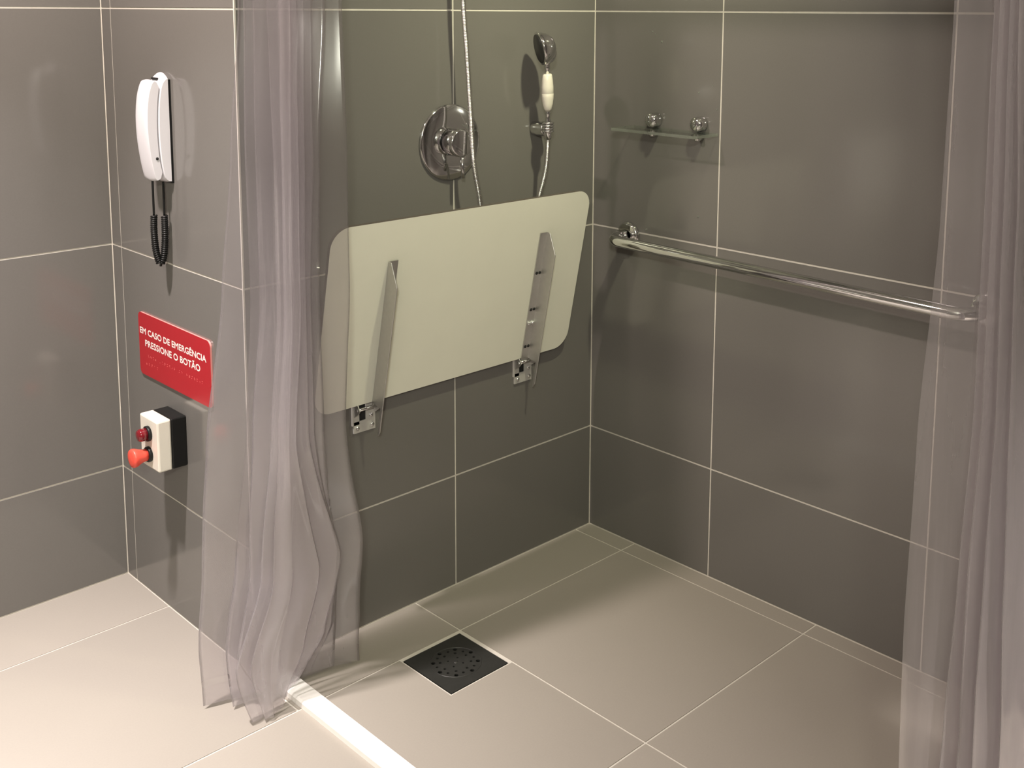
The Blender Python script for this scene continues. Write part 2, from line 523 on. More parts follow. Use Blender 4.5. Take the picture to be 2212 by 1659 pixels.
RIGHT_FOLDS = [
    ([-1.4, -1.4, -1.4, -1.4, -1.4, -1.4, -1.4, -1.4], [-0.7909, -0.7618, -0.7685, -0.8014, -0.8119, -0.803, -0.786, -0.7826]),
    ([-1.39, -1.39, -1.39, -1.39, -1.39, -1.39, -1.39, -1.39], [-0.6056, -0.5361, -0.5081, -0.4813, -0.4556, -0.4397, -0.4053, -0.3899]),
    ([-1.415, -1.415, -1.415, -1.415, -1.415, -1.415, -1.415, -1.415], [-0.7427, -0.6644, -0.6571, -0.6516, -0.6722, -0.6921, -0.7349, -0.7462]),
    ([-1.41, -1.41, -1.41, -1.41, -1.41, -1.41, -1.41, -1.41], [-0.5559, -0.4606, -0.4096, -0.3585, -0.3075, -0.2666, -0.2258, -0.2074]),
    ([-1.435, -1.435, -1.435, -1.435, -1.435, -1.435, -1.435, -1.435], [-0.7712, -0.6929, -0.678, -0.6682, -0.6843, -0.6777, -0.7123, -0.7312]),
    ([-1.43, -1.43, -1.43, -1.43, -1.43, -1.43, -1.43, -1.43], [-0.59, -0.4932, -0.4414, -0.3895, -0.3377, -0.2962, -0.2547, -0.236]),
    ([-1.455, -1.455, -1.455, -1.455, -1.455, -1.455, -1.455, -1.455], [-0.7822, -0.7052, -0.6841, -0.6647, -0.6714, -0.6718, -0.6733, -0.6924]),
    ([-1.45, -1.45, -1.45, -1.45, -1.45, -1.45, -1.45, -1.45], [-0.6167, -0.5176, -0.4645, -0.4115, -0.3584, -0.3159, -0.2734, -0.2543]),
    ([-1.475, -1.475, -1.475, -1.475, -1.475, -1.475, -1.475, -1.475], [-0.7942, -0.7216, -0.6831, -0.6619, -0.6423, -0.6157, -0.5985, -0.6007]),
    ([-1.47, -1.47, -1.47, -1.47, -1.47, -1.47, -1.47, -1.47], [-0.6444, -0.543, -0.4886, -0.4343, -0.38, -0.3365, -0.2931, -0.2735]),
]



def curtain_mesh(folds, levels, nz, per, pleat, crumple, seed, ztop, zbot, sharp=0.75, hem=0.035):
    """loft a pleated sheet through the fold lines; returns a mesh builder and its hem"""
    rnd = random.Random(seed)
    nf = len(folds)
    ph = [rnd.uniform(0, 6.28) for _ in range(nf)]
    am = [rnd.uniform(0.5, 1.2) for _ in range(nf)]
    fr = [rnd.choice((1, 2, 2, 3)) for _ in range(nf)]

    def at(k, z):
        ys, xs = folds[k]
        zz = levels
        for i in range(len(zz) - 1):
            if z >= zz[i + 1] or i == len(zz) - 2:
                t = (zz[i] - z) / (zz[i] - zz[i + 1])
                t = min(max(t, 0.0), 1.0)
                t = t * t * (3 - 2 * t) * 0.5 + t * 0.5
                return Vector((xs[i] + (xs[i + 1] - xs[i]) * t, ys[i] + (ys[i + 1] - ys[i]) * t, z))

    rows = []
    for j in range(nz + 1):
        z = ztop + (zbot - ztop) * j / nz
        P = [at(k, z) for k in range(nf)]
        P = [P[0] * 2 - P[1]] + P + [P[-1] * 2 - P[-2]]
        row = []
        for i in range(1, nf):
            a, b = P[i], P[i + 1]
            for s in range(per):
                t = s / per
                # ease so that the turn of each fold is round, not knife-sharp
                te = t + (t * t * (3 - 2 * t) - t) * sharp
                p = a.lerp(b, te)
                # rounding in depth at the folds
                w = math.sin(PI * t)
                p.y += (1 - w) * 0.0
                d = (b - a); nrm = Vector((-d.y, d.x, 0)).normalized()
                g = am[i - 1] * pleat * w
                p += nrm * g * math.sin(2 * PI * fr[i - 1] * t + ph[i - 1] + z * 1.3 + 0.4 * math.sin(z * 3 + i))
                c = crumple * (0.12 + max(0.0, 1 - z / 0.55) ** 1.2)
                q = Vector((p.x * 6 + seed, p.y * 6, z * 5))
                nv = noise.noise_vector(q)
                p += Vector((nv.x, nv.y, 0)) * c
                row.append(p)
        row.append(P[nf].copy())
        rows.append(row)
    return rows


def sheet(rows, j0, j1):
    mb = MB()
    n = len(rows[0])
    vs = [p for r in rows[j0:j1 + 1] for p in r]
    fs = [(j * n + i, j * n + i + 1, (j + 1) * n + i + 1, (j + 1) * n + i) for j in range(j1 - j0) for i in range(n - 1)]
    mb.add(vs, fs, 0, True)
    return mb


def clamp_rows(rows, fn):
    for r in rows:
        for i, p in enumerate(r):
            r[i] = fn(p)
    return rows


def keep_left(p):
    # stay clear of the walls and of the floor
    p.y = min(p.y, -0.006)
    if -1.10 < p.x < -1.04 and p.z < 0.022:
        p.z = 0.022 + (p.z - 0.008) * 0.3
    return p


t = thing('shower_curtain', 'crumpled clear vinyl shower curtain bunched at the wall corner beside the red sign', 'curtain', (-1.07, -0.09, 0.0), )
rows = clamp_rows(curtain_mesh(LEFT_FOLDS, LEFT_Z, 150, 12, 0.0030, 0.019, 3, 2.06, 0.008), keep_left)
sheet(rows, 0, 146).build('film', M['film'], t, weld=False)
sheet(rows, 146, 147).build('seam', M['film_seam'], t, weld=False)
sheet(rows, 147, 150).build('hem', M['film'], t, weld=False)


def keep_right(p):
    p.x = min(p.x, -0.008)
    if p.z < 0.006:
        p.z = 0.006
    return p


t = thing('shower_curtain', 'clear vinyl shower curtain in long folds at the right edge, before the grab bar end', 'curtain', (-0.25, -1.43, 0.0))
rows = clamp_rows(curtain_mesh(RIGHT_FOLDS, RIGHT_Z, 150, 14, 0.0035, 0.008, 11, 2.06, 0.012), keep_right)
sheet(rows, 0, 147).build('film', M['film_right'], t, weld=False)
sheet(rows, 147, 150).build('hem', M['film_seam'], t, weld=False)

# rod that carries both curtains, just under where they end
t = thing('curtain_rod', 'chrome L-shaped shower curtain rod carrying both clear curtains, above the picture', 'rod', (-1.07, -1.43, 2.06))
rp = [(-1.07, -0.004, 2.075)] + [(-1.07, -1.36, 2.075)]
for k in range(1, 9):
    a = PI / 2 * k / 8
    rp.append((-1.07 + 0.07 * (1 - math.cos(a)), -1.36 - 0.07 * math.sin(a), 2.075))
rp.append((-0.004, -1.43, 2.075))
MB().tube(rp, 0.011, 14).build('rod', M['chrome'], t)
MB().lathe([(0, 0), (0, 0.028), (0.006, 0.028), (0.012, 0.016), (0.012, 0)], (-1.07, -0.0002, 2.075), (0, -1, 0)).build('flange', M['chrome'], t)
MB().lathe([(0, 0), (0, 0.028), (0.006, 0.028), (0.012, 0.016), (0.012, 0)], (-0.0002, -1.43, 2.075), (-1, 0, 0)).build('flange', M['chrome'], t)

# ------------------------------------------------------------------ fold-up shower seat
SX0, SY, SZ, STH = -0.9502, -0.020, 0.5738, 0.2013
SW_, SH_ = 0.8236, 0.4611
s_u = Vector((1, 0, 0))
s_v = Vector((0, -math.sin(STH), math.cos(STH)))
s_n = Vector((0, -math.cos(STH), -math.sin(STH)))     # the underside, towards the room
s_o = Vector((SX0, SY, SZ))
t = thing('shower_bench', 'cream fold-up shower bench leaning from the back wall, underside and brackets showing', 'shower bench', (SX0 + SW_ / 2, -0.0, SZ - 0.06))
MB().prism(round_rect(SW_, SH_, 0.048, 8), s_o, s_u, s_v, s_n, -0.009, mi=0, side_mi=1).build('seat_panel', [M['seat'], M['seat_edge']], t)
# the face away from the room sits 9 mm behind; brackets are screwed to the near face
def seat_pt(a, b, c):
    return s_o + s_u * a + s_v * b + s_n * c


def bracket(web_s, toward, depth, top_b):
    """L-section bar: a flange flat on the seat and a web standing off it with its top outer corner cut away"""
    fl_w = 0.026
    th = 0.0025
    fm = MB()
    a0, a1 = (web_s, web_s + toward * fl_w)
    lo, hi = min(a0, a1), max(a0, a1)
    fm.prism([(lo, -0.010), (hi, -0.010), (hi, top_b), (lo, top_b)], s_o, s_u, s_v, s_n, th, z0=0.0002)
    web = [(0.0002, top_b), (0.012, top_b), (depth, top_b - 0.05), (depth, -0.062), (depth - 0.005, -0.074), (depth - 0.008, -0.074), (depth - 0.009, -0.002), (0.0002, -0.002)]
    w0 = web_s - th / 2
    # web profile in (out, along) coordinates extruded across its thickness
    wm = MB().prism(web, s_o + s_u * w0, s_n, s_v, s_u, th)
    return fm, wm


for ws, tw in ((0.1648, 1), (0.6760, -1)):
    lab = 'brushed steel bracket near the curtain' if tw > 0 else 'brushed steel bracket near the corner, holes showing'
    fm, wm = bracket(ws, tw, 0.0425, 0.361)
    b = wm.build('bracket', M['steel'], t, bevel=0.0006, bevel_seg=1)
    b['label'] = lab
    fm.build('bracket_flange', M['steel'], b)
    for bb in (0.248, 0.143, 0.035):
        for side in (0.007, 0.018):
            c = seat_pt(ws + tw * side, bb, 0.0028)
            MB().lathe([(0, 0.0042), (0.0012, 0.0042), (0.0016, 0)], c, s_n, 12).build('screw_hole', M['dark_gap'], b)
    for side in (0.0065, 0.0185):
        c = seat_pt(ws + tw * side, 0.104, 0.0028)
        MB().lathe([(0, 0.0058), (0.005, 0.0058), (0.007, 0.003), (0.007, 0)], c, s_n, 12).build('screw', M['chrome'], b)

# wall plates the brackets hinge on
for xa in (-0.833, -0.311):
    wp = MB()
    # frame with a window, flat on the wall
    x0, x1, z0, z1 = xa, xa + 0.066, 0.500, 0.585
    y0, y1 = -0.005, -0.0005
    wp.box((x0, y0, z0 + 0.02), (x0 + 0.020, y1, z1)); wp.box((x1 - 0.027, y0, z0), (x1, y1, z1))
    wp.box((x0 + 0.004, y0, z0), (x1 - 0.027, y1, z0 + 0.028))
    p = wp.build('wall_plate', M['plate'], t)
    MB().box((x0 + 0.020, -0.0022, z0 + 0.028), (x1 - 0.027, -0.0006, z1)).build('slot', M['dark_gap'], p)
    for sx in (x0 + 0.003, x1 - 0.004):
        ear = MB().prism([(0, z0 + 0.040), (0.018, z0 + 0.052), (0.026, z0 + 0.062), (0.018, z0 + 0.074), (0, z1)],
                         (sx, -0.0052, 0), (0, -1, 0), (0, 0, 1), (1, 0, 0), 0.0025)
        ear.build('hinge_ear', M['steel'], p)
    MB().tube([(x0 + 0.001, -0.020, z0 + 0.062), (x1 + 0.002, -0.020, z0 + 0.062)], 0.0040, 12).build('hinge_pin', M['chrome'], p)
    for sx, sz in ((x0 + 0.014, z0 + 0.012), (x1 - 0.010, z0 + 0.012), (x1 - 0.013, z0 + 0.036)):
        MB().lathe([(0, 0.0050), (0.003, 0.0050), (0.0045, 0.002), (0.0045, 0)], (sx, -0.005, sz), (0, -1, 0), 12).build('screw', M['chrome'], p)

# ------------------------------------------------------------------ shower mixer valve
VX, VZ = -0.527, 1.1745
t = thing('shower_valve', 'round chrome mixer plate with cylindrical lever handle on the back wall', 'shower valve', (VX, 0, VZ))
MB().lathe([(0.0002, 0), (0.0002, 0.094), (0.003, 0.0955), (0.006, 0.0945), (0.008, 0.091), (0.009, 0.05), (0.0092, 0)], (VX, 0, VZ), (0, -1, 0), 64).build('cover_plate', M['chrome'], t)
MB().lathe([(0.009, 0), (0.009, 0.031), (0.0135, 0.031), (0.0135, 0)], (VX, 0, VZ + 0.002), (0, -1, 0), 48).build('collar', M['black_plastic'], t)
MB().lathe([(0.0136, 0), (0.0136, 0.0335), (0.0150, 0.0350), (0.048, 0.0350), (0.051, 0.0335), (0.0525, 0.030), (0.0525, 0)], (VX, 0, VZ + 0.002), (0, -1, 0), 48).build('handle', M['chrome'], t)
MB().tube([(VX + 0.006, -0.042, VZ - 0.028), (VX + 0.006, -0.044, VZ - 0.060), (VX + 0.006, -0.045, VZ - 0.086)], [0.0055, 0.005, 0.0045], 14).build('lever', M['chrome'], t)

# ------------------------------------------------------------------ shower riser head (above the picture)
t = thing('overhead_shower', 'chrome wall shower arm with round head that feeds the hose, above the picture', 'shower', (-0.532, 0, 2.0))
MB().lathe([(0.0002, 0), (0.0002, 0.03), (0.005, 0.03), (0.011, 0.018), (0.011, 0)], (-0.532, 0, 2.02), (0, -1, 0)).build('flange', M['chrome'], t)
MB().tube(smooth_path([(-0.532, -0.002, 2.02), (-0.532, -0.06, 2.02), (-0.532, -0.16, 2.03), (-0.532, -0.26, 2.02), (-0.532, -0.31, 1.97)], 8), 0.0105, 16).build('arm', M['chrome'], t)
MB().lathe([(0, 0), (0, 0.018), (0.02, 0.022), (0.04, 0.085), (0.055, 0.09), (0.058, 0.085), (0.058, 0)], (-0.532, -0.31, 1.985), (0, -0.15, -1), 40).build('shower_head', M['chrome'], t)

# ------------------------------------------------------------------ hand shower, its hose and wall hook
hp = smooth_path([(-0.532, -0.040, 2.006), (-0.532, -0.042, 1.90), (-0.528, -0.046, 1.72), (-0.5229, -0.050, 1.523), (-0.5140, -0.053, 1.391),
                  (-0.5085, -0.060, 1.245), (-0.5045, -0.066, 1.13), (-0.4800, -0.062, 1.024), (-0.452, -0.045, 0.90), (-0.410, -0.027, 0.80), (-0.365, -0.020, 0.765),
                  (-0.325, -0.027, 0.80), (-0.294, -0.045, 0.92), (-0.2675, -0.060, 1.03), (-0.2515, -0.064, 1.095), (-0.2470, -0.066, 1.165)], 14)
hp = resample(hp, 0.0009)
rad = [0.0060 + 0.0006 * math.cos(2 * PI * i / 4) for i in range(len(hp))]
t = thing('shower_hose', 'ribbed chrome hose looping down behind the seat up to the hand shower', 'hose', (-0.532, -0.04, 2.0))
MB().tube(hp, rad, 10).build('hose', M['chrome_soft'], t)
MB().lathe([(0, 0), (0, 0.009), (0.027, 0.0095), (0.031, 0.0075), (0.031, 0)], (-0.2470, -0.066, 1.166), (0, 0, 1), 20).build('end_nut', M['chrome'], t)

HX, HY = -0.2475, -0.066
t = thing('wall_hook', 'round chrome wall hook holding up the hand shower', 'hook', (-0.232, 0, 1.1985))
MB().lathe([(0.0002, 0), (0.0002, 0.019), (0.003, 0.0195), (0.043, 0.0195), (0.046, 0.018), (0.046, 0)], (-0.232, 0, 1.190), (0, -1, 0), 32).build('socket_body', M['chrome'], t)
cr = MB()
ring = []
for k in range(15):
    a = -0.4 + (2 * PI - 0.9) * k / 14
    ring.append((HX + 0.0128 * math.cos(a + 2.4), HY + 0.0128 * math.sin(a + 2.4), 1.198))
for dz in (-0.010, -0.003, 0.004, 0.011):
    cr.tube([(p[0], p[1], p[2] + dz) for p in ring], 0.0036, 8)
cr.build('clamp_ring', M['chrome'], t)
MB().tube([(-0.233, -0.042, 1.192), (-0.239, -0.055, 1.194)], [0.012, 0.009], 16).build('arm', M['chrome'], t)

t = thing('hand_shower', 'chrome hand shower with white handle, head up, on the back wall', 'hand shower', (HX, HY, 1.2))
tilt = Vector((-0.085, -0.06, 1.0)).normalized()
hb = Vector((HX, HY, 1.2005))
MB().lathe([(0, 0), (0, 0.0078), (0.014, 0.0082), (0.02, 0.006), (0.03, 0.0055), (0.034, 0.0075), (0.038, 0.0055), (0.044, 0.0055)], hb, tilt, 20).build('stem', M['chrome'], t)
MB().lathe([(0.040, 0), (0.040, 0.006), (0.046, 0.0105), (0.060, 0.0138), (0.076, 0.0156), (0.0865, 0.0160), (0.0875, 0.0154), (0.0885, 0.0160), (0.105, 0.0156), (0.122, 0.0142), (0.1355, 0.0122), (0.138, 0.0105), (0.138, 0)],
           hb, tilt, 28).build('handle', M['warm_white'], t)
MB().lathe([(0.137, 0), (0.137, 0.005), (0.147, 0.0045), (0.151, 0.0075), (0.156, 0.0078), (0.163, 0.006)], hb, tilt, 18).build('neck', M['chrome'], t)
hc = hb + tilt * 0.206 + Vector((-0.010, 0.002, 0))
# bell-shaped head turned to the left and a little to the wall, seen from its side
ax = Vector((-0.86, 0.46, -0.22)).normalized()
MB().tube(smooth_path([hb + tilt * 0.158, hb + tilt * 0.168, hb + tilt * 0.184 + Vector((0.004, -0.002, 0)), hc - ax * 0.018 + Vector((0, 0, 0.004))], 6),
          [0.0075] * 4 + [0.0085, 0.0095, 0.011, 0.0125, 0.014, 0.0155, 0.017, 0.018, 0.019, 0.0195, 0.0195, 0.019, 0.017, 0.012, 0.005], 18).build('elbow', M['chrome'], t)
MB().lathe([(-0.031, 0), (-0.030, 0.011), (-0.027, 0.021), (-0.019, 0.031), (-0.008, 0.038), (0.003, 0.0425), (0.009, 0.0440), (0.012, 0.043), (0.0125, 0.040), (0.0125, 0)], hc, ax, 36).build('spray_head', M['chrome'], t)
MB().lathe([(0.0126, 0.038), (0.0150, 0.037), (0.0160, 0.0)], hc, ax, 32).build('spray_face', M['drain'], t)

# ------------------------------------------------------------------ glass shelf
t = thing('glass_shelf', 'small clear glass shelf held by two chrome knobs on the right wall', 'shelf', (0, -0.29, 1.19))
sh = MB()
GZ = 1.186
sh.prism([(-0.0995, -0.155), (-0.0995, -0.425), (-0.0945, -0.430), (-0.001, -0.430), (-0.001, -0.150), (-0.0945, -0.150)], (0, 0, GZ), (1, 0, 0), (0, 1, 0), (0, 0, 1), 0.0075, mi=0, side_mi=1)
sh.build('glass_plate', [M['glass'], M['glass_edge']], t)
for ky in (-0.228, -0.378):
    k = MB().lathe([(0.0002, 0), (0.0002, 0.019), (0.004, 0.0195), (0.024, 0.0195), (0.029, 0.017), (0.032, 0.010), (0.0325, 0)], (0, ky, GZ + 0.0085 + 0.0195), (-1, 0, 0), 28)
    k.build('knob', M['chrome'], t)
    lo = MB().lathe([(0.0002, 0), (0.0002, 0.008), (0.022, 0.008), (0.025, 0.005), (0.025, 0)], (0, ky, GZ - 0.0085), (-1, 0, 0), 20)
    lo.build('support_peg', M['chrome'], t)

# ------------------------------------------------------------------ grab bar
t = thing('grab_bar', 'long horizontal chrome grab bar on the right wall, running behind the clear curtain', 'grab bar', (0, -0.65, 0.885))
BX, BR_ = -0.088, 0.0155
def bar_z(y):
    return 0.888 + (y + 0.1353) * 0.0105
bp_ = [Vector((-0.004, -0.138, bar_z(-0.138)))]
bp_.append(Vector((BX + 0.045, -0.138, bar_z(-0.138))))
for k in range(1, 11):
    a = PI / 2 * k / 10
    y = -0.138 - 0.045 * (1 - math.cos(a))
    bp_.append(Vector((BX + 0.045 - 0.045 * math.sin(a), y, bar_z(y))))
for k in range(1, 20):
    y = -0.183 + (-1.105 + 0.183) * k / 19
    bp_.append(Vector((BX, y, bar_z(y))))
for k in range(1, 11):
    a = PI / 2 * k / 10
    y = -1.105 - 0.045 * math.sin(a)
    bp_.append(Vector((BX + 0.045 * (1 - math.cos(a)), y, bar_z(y))))
bp_.append(Vector((-0.004, -1.150, bar_z(-1.15))))
MB().tube(bp_, BR_, 24).build('bar', M['chrome'], t)
for y in (-0.138, -1.150):
    MB().lathe([(0.0002, 0), (0.0002, 0.0375), (0.004, 0.038), (0.010, 0.036), (0.013, 0.030), (0.014, 0.016)], (0, y, bar_z(y)), (-1, 0, 0), 40).build('flange', M['chrome'], t)

# ------------------------------------------------------------------ floor drain
t = thing('floor_drain', 'square dark metal floor drain grate with rings of holes, set in the shower floor', 'drain', ((DX0 + DX1) / 2, (DY0 + DY1) / 2, 0))
cup = MB()
cx, cy = (DX0 + DX1) / 2, (DY0 + DY1) / 2
e = 0.0005
cup.box((DX0 + e, DY0 + e, -0.06), (DX1 - e, DY1 - e, -0.055))
for lo, hi in (((DX0 + e, DY0 + e, -0.055), (DX0 + 0.004, DY1 - e, -0.0045)), ((DX1 - 0.004, DY0 + e, -0.055), (DX1 - e, DY1 - e, -0.0045)),
               ((DX0 + 0.004, DY0 + e, -0.055), (DX1 - 0.004, DY0 + 0.004, -0.0045)), ((DX0 + 0.004, DY1 - 0.004, -0.055), (DX1 - 0.004, DY1 - e, -0.0045))):
    cup.box(lo, hi)
cup.build('drain_cup', M['dark_gap'], t)
holes = []
for k in range(8):
    a = 2 * PI * (k + 0.15) / 8
    holes.append((cx + 0.052 * math.cos(a), cy + 0.052 * math.sin(a), 0.0052))
for k in range(8):
    a = 2 * PI * (k + 0.62) / 8
    holes.append((cx + 0.046 * math.cos(a), cy + 0.046 * math.sin(a), 0.0034))
for k in range(8):
    a = 2 * PI * (k + 0.15) / 8
    holes.append((cx + 0.036 * math.cos(a), cy + 0.036 * math.sin(a), 0.0034))
for k in range(4):
    a = 2 * PI * (k + 0.4) / 4
    holes.append((cx + 0.018 * math.cos(a), cy + 0.018 * math.sin(a), 0.0026))
gm = MB().box((DX0 + 0.002, DY0 + 0.002, -0.0040), (DX1 - 0.002, DY1 - 0.002, -0.0004))
grate = gm.build('grate', M['drain'], t)
cut = MB()
for hx, hy, hr in holes:
    cut.lathe([(-0.02, 0), (-0.02, hr), (0.02, hr), (0.02, 0)], (hx, hy, 0), (0, 0, 1), 14, smooth=False)
cutter = cut.build('cutter', M['dark_gap'], t)
md = grate.modifiers.new('holes', 'BOOLEAN')
md.operation = 'DIFFERENCE'; md.object = cutter; md.solver = 'EXACT'
bpy.context.view_layer.update()
dg = bpy.context.evaluated_depsgraph_get()
newm = bpy.data.meshes.new_from_object(grate.evaluated_get(dg))
grate.modifiers.clear(); grate.data = newm
bpy.data.objects.remove(cutter, do_unlink=True)
# raised ring and centre screw on the grate
rg = MB().lathe([(-0.0004, 0.0610), (0.0006, 0.0605), (0.0006, 0.0590), (-0.0004, 0.0585)], (cx, cy, 0), (0, 0, 1), 48)
rg.build('rim_ring', M['drain'], t)
MB().lathe([(-0.0004, 0.006), (0.001, 0.0055), (0.0014, 0.003), (0.0012, 0)], (cx, cy, 0), (0, 0, 1), 18).build('screw', M['drain'], t)

# ------------------------------------------------------------------ wall intercom handset
PX = -W
t = thing('intercom_handset', 'white wall intercom handset with coiled black cord, above the red sign', 'intercom', (PX, 0.332, 1.22))
def body_loft(prof, y0, y1, zc, up_drop, dn_drop, round_d, n=14):
    """side outline (depth, z) swept across the width; the ends of the width drop in and round over"""
    mb = MB()
    yc, hw = (y0 + y1) / 2, (y1 - y0) / 2
    ts = [-math.cos(PI * i / n) for i in range(n + 1)]
    vs, fs = [], []
    m = len(prof)
    dmin = min(p[0] for p in prof)
    for tt in ts:
        f = abs(tt) ** 4
        for dd, z in prof:
            k = up_drop * tt * tt if z > zc else dn_drop * tt * tt
            zz = z - k * max(0.0, (z - zc)) / 0.12 if z > zc else z + k * max(0.0, (zc - z)) / 0.12
            d2 = dmin + (dd - dmin) * (1 - round_d * f)
            vs.append((PX - d2, yc + hw * tt, zz))
    for i in range(n):
        for k in range(m):
            k2 = (k + 1) % m
            fs.append((i * m + k, i * m + k2, (i + 1) * m + k2, (i + 1) * m + k))
    mb.add(vs, fs, 0, True)
    mb.add(vs[:m], [tuple(range(m))]); mb.add(vs[-m:], [tuple(reversed(range(m)))])
    return mb


K = 0.68
base_front = [(0.0060, 1.0985), (0.022 * K, 1.101), (0.034 * K, 1.112), (0.044 * K, 1.150), (0.049 * K, 1.200), (0.049 * K, 1.245), (0.045 * K, 1.290), (0.037 * K, 1.325), (0.028 * K, 1.343), (0.016 * K, 1.352), (0.006, 1.354)]
bpf = [(p.x, p.y) for p in smooth_path([Vector((a, b, 0)) for a, b in base_front], 4)]
body_loft(bpf, 0.299, 0.366, 1.225, 0.013, 0.004, 0.12).build('wall_base', M['white_plastic'], t)
MB().prism([(a, b) for a, b in ((0.0002, 1.0985), (0.0058, 1.0985), (0.0058, 1.338), (0.0002, 1.338))], (PX, 0.3655, 0), (-1, 0, 0), (0, 0, 1), (0, -1, 0), 0.066).build('back_plate', M['black_plastic'], t)
hs_out = [(0.046 * K, 1.108), (0.060 * K, 1.104), (0.068 * K, 1.118), (0.078 * K, 1.155), (0.086 * K, 1.205), (0.087 * K, 1.255), (0.080 * K, 1.300), (0.068 * K, 1.328), (0.058 * K, 1.338), (0.048 * K, 1.336)]
hs_in = [(0.040 * K, 1.325), (0.0475 * K, 1.292), (0.0528 * K, 1.245), (0.0528 * K, 1.200), (0.0482 * K, 1.152), (0.040 * K, 1.122)]
o1 = smooth_path([Vector((a, b, 0)) for a, b in hs_out], 4)
o2 = smooth_path([Vector((a, b, 0)) for a, b in hs_in], 3)
hs_prof = [(p.x, p.y) for p in o1] + [(p.x, p.y) for p in o2]
body_loft(hs_prof, 0.301, 0.362, 1.225, 0.004, 0.004, 0.06).build('handset', M['white_plastic'], t)
MB().box((PX - 0.0240, 0.318, 1.3370), (PX - 0.0200, 0.345, 1.3420)).build('hook_slot', M['dark_gap'], t)
MB().lathe([(0, 0.0034), (0.0012, 0.0034), (0.0014, 0)], (PX - 0.0385, 0.3010, 1.158), (0, -1, 0), 12).build('side_hole', M['dark_gap'], t)
XA, XB = PX - 0.0385, PX - 0.0165
MB().tube(smooth_path([(XA, 0.330, 1.108), (XA, 0.330, 1.06), (XA, 0.330, 1.022)], 8), 0.0026, 10).build('cord_lead', M['black_plastic'], t)
MB().tube(smooth_path([(XB, 0.322, 1.1002), (XB, 0.322, 1.06), (XB, 0.323, 1.02)], 8), 0.0026, 10).build('cord_lead', M['black_plastic'], t)
axis = smooth_path([(XA, 0.330, 1.022), (XA - 0.001, 0.331, 0.99), (XA + 0.001, 0.331, 0.945), (XA + 0.006, 0.330, 0.916), (XA + 0.011, 0.329, 0.907), (XB - 0.005, 0.326, 0.918), (XB - 0.001, 0.324, 0.955), (XB, 0.323, 0.99), (XB, 0.323, 1.02)], 16)
axis = resample(axis, 0.0006)
coil = []
for i, p in enumerate(axis):
    a_ = axis[max(i - 1, 0)]; b_ = axis[min(i + 1, len(axis) - 1)]
    tg = (b_ - a_).normalized()
    n1 = tg.cross(Vector((0, 1, 0))).normalized(); n2 = tg.cross(n1)
    an = 2 * PI * i * 0.0006 / 0.0050
    coil.append(p + (n1 * math.cos(an) + n2 * math.sin(an)) * 0.0062)
MB().tube(coil, 0.0024, 6).build('coiled_cord', M['black_plastic'], t)

# ------------------------------------------------------------------ emergency sign
SY0, SY1, SZ0, SZ1 = 0.1480, 0.5140, 0.5925, 0.7515
t = thing('emergency_sign', 'red plaque with white emergency lettering under the intercom', 'sign', (PX, (SY0 + SY1) / 2, SZ0))
w_, h_ = SY1 - SY0, SZ1 - SZ0
sp = round_rect(w_, h_, 0.014, 6)
MB().prism(sp, (PX - 0.0004, SY1, SZ0), (0, -1, 0), (0, 0, 1), (-1, 0, 0), 0.0045, mi=0, side_mi=1).build('plate', [M['red_sign'], M['sign_edge']], t)


def flat_text(body, u0, u1, v0, v1, name, mat, parent, bold=0.02):
    cu = bpy.data.curves.new('text', 'FONT')
    cu.body = body
    cu.size = 1.0
    cu.resolution_u = 3
    ob = bpy.data.objects.new('text', cu)
    COL.objects.link(ob)
    bpy.context.view_layer.update()
    dg = bpy.context.evaluated_depsgraph_get()
    me = bpy.data.meshes.new_from_object(ob.evaluated_get(dg))
    bpy.data.objects.remove(ob, do_unlink=True)
    xs = [v.co.x for v in me.vertices]
    x0, x1 = min(xs), max(xs)
    cap = 0.73                                   # cap height of the built-in face at size 1
    base = parent_base(parent)
    for v in me.vertices:
        a = u0 + (u1 - u0) * (v.co.x - x0) / (x1 - x0)
        b = v1 + (v0 - v1) * (v.co.y / cap)      # v counts down from the top of the plate
        v.co = Vector((PX - 0.0051, SY1 - w_ * a, SZ1 - h_ * b)) - base
    if bold:
        # thicken the strokes: the same outlines laid over one another with tiny shifts
        fs = [tuple(p.vertices) for p in me.polygons]
        vs = [v.co.copy() for v in me.vertices]
        allv, allf = [], []
        for n_, (sy, sz) in enumerate(((0, 0), (1, 0), (-1, 0), (0, 1), (0, -1))):
            o_ = len(allv)
            allv += [v + Vector((-0.00003 * n_, sy * bold, sz * bold)) for v in vs]
            allf += [tuple(i + o_ for i in f) for f in fs]
        me = bpy.data.meshes.new(name)
        me.from_pydata(allv, [], allf)
    me.materials.clear(); me.materials.append(mat)
    o = bpy.data.objects.new(name, me)
    COL.objects.link(o); o.parent = parent
    return o


flat_text('EM CASO DE EMERG\u00caNCIA', 0.022, 0.945, 0.235, 0.335, 'lettering', M['sign_white'], t, 0.00062)
flat_text('PRESSIONE O BOT\u00c3O', 0.095, 0.862, 0.415, 0.52, 'lettering', M['sign_white'], t, 0.00062)
br = MB()
rb = random.Random(5)
def braille(u0, u1, v, n):
    for i in range(n):
        u = u0 + (u1 - u0) * i / max(n - 1, 1)
        if i in (5, 13, 16) and n > 10:
            continue
        for cx_ in (0, 1):
            for ry in (0, 1, 2):
                if rb.random() < 0.5:
                    c = Vector((PX - 0.0049, SY1 - w_ * u - 0.0025 * cx_, SZ1 - h_ * v - 0.0025 * ry))
                    br.lathe([(0, 0.0008), (0.0005, 0.0006), (0.0007, 0)], c, (-1, 0, 0), 6)
braille(0.10, 0.88, 0.655, 24)
braille(0.10, 0.26, 0.785, 5)
b_ = br.build('braille', M['braille'], t)
b_['kind'] = 'stuff'

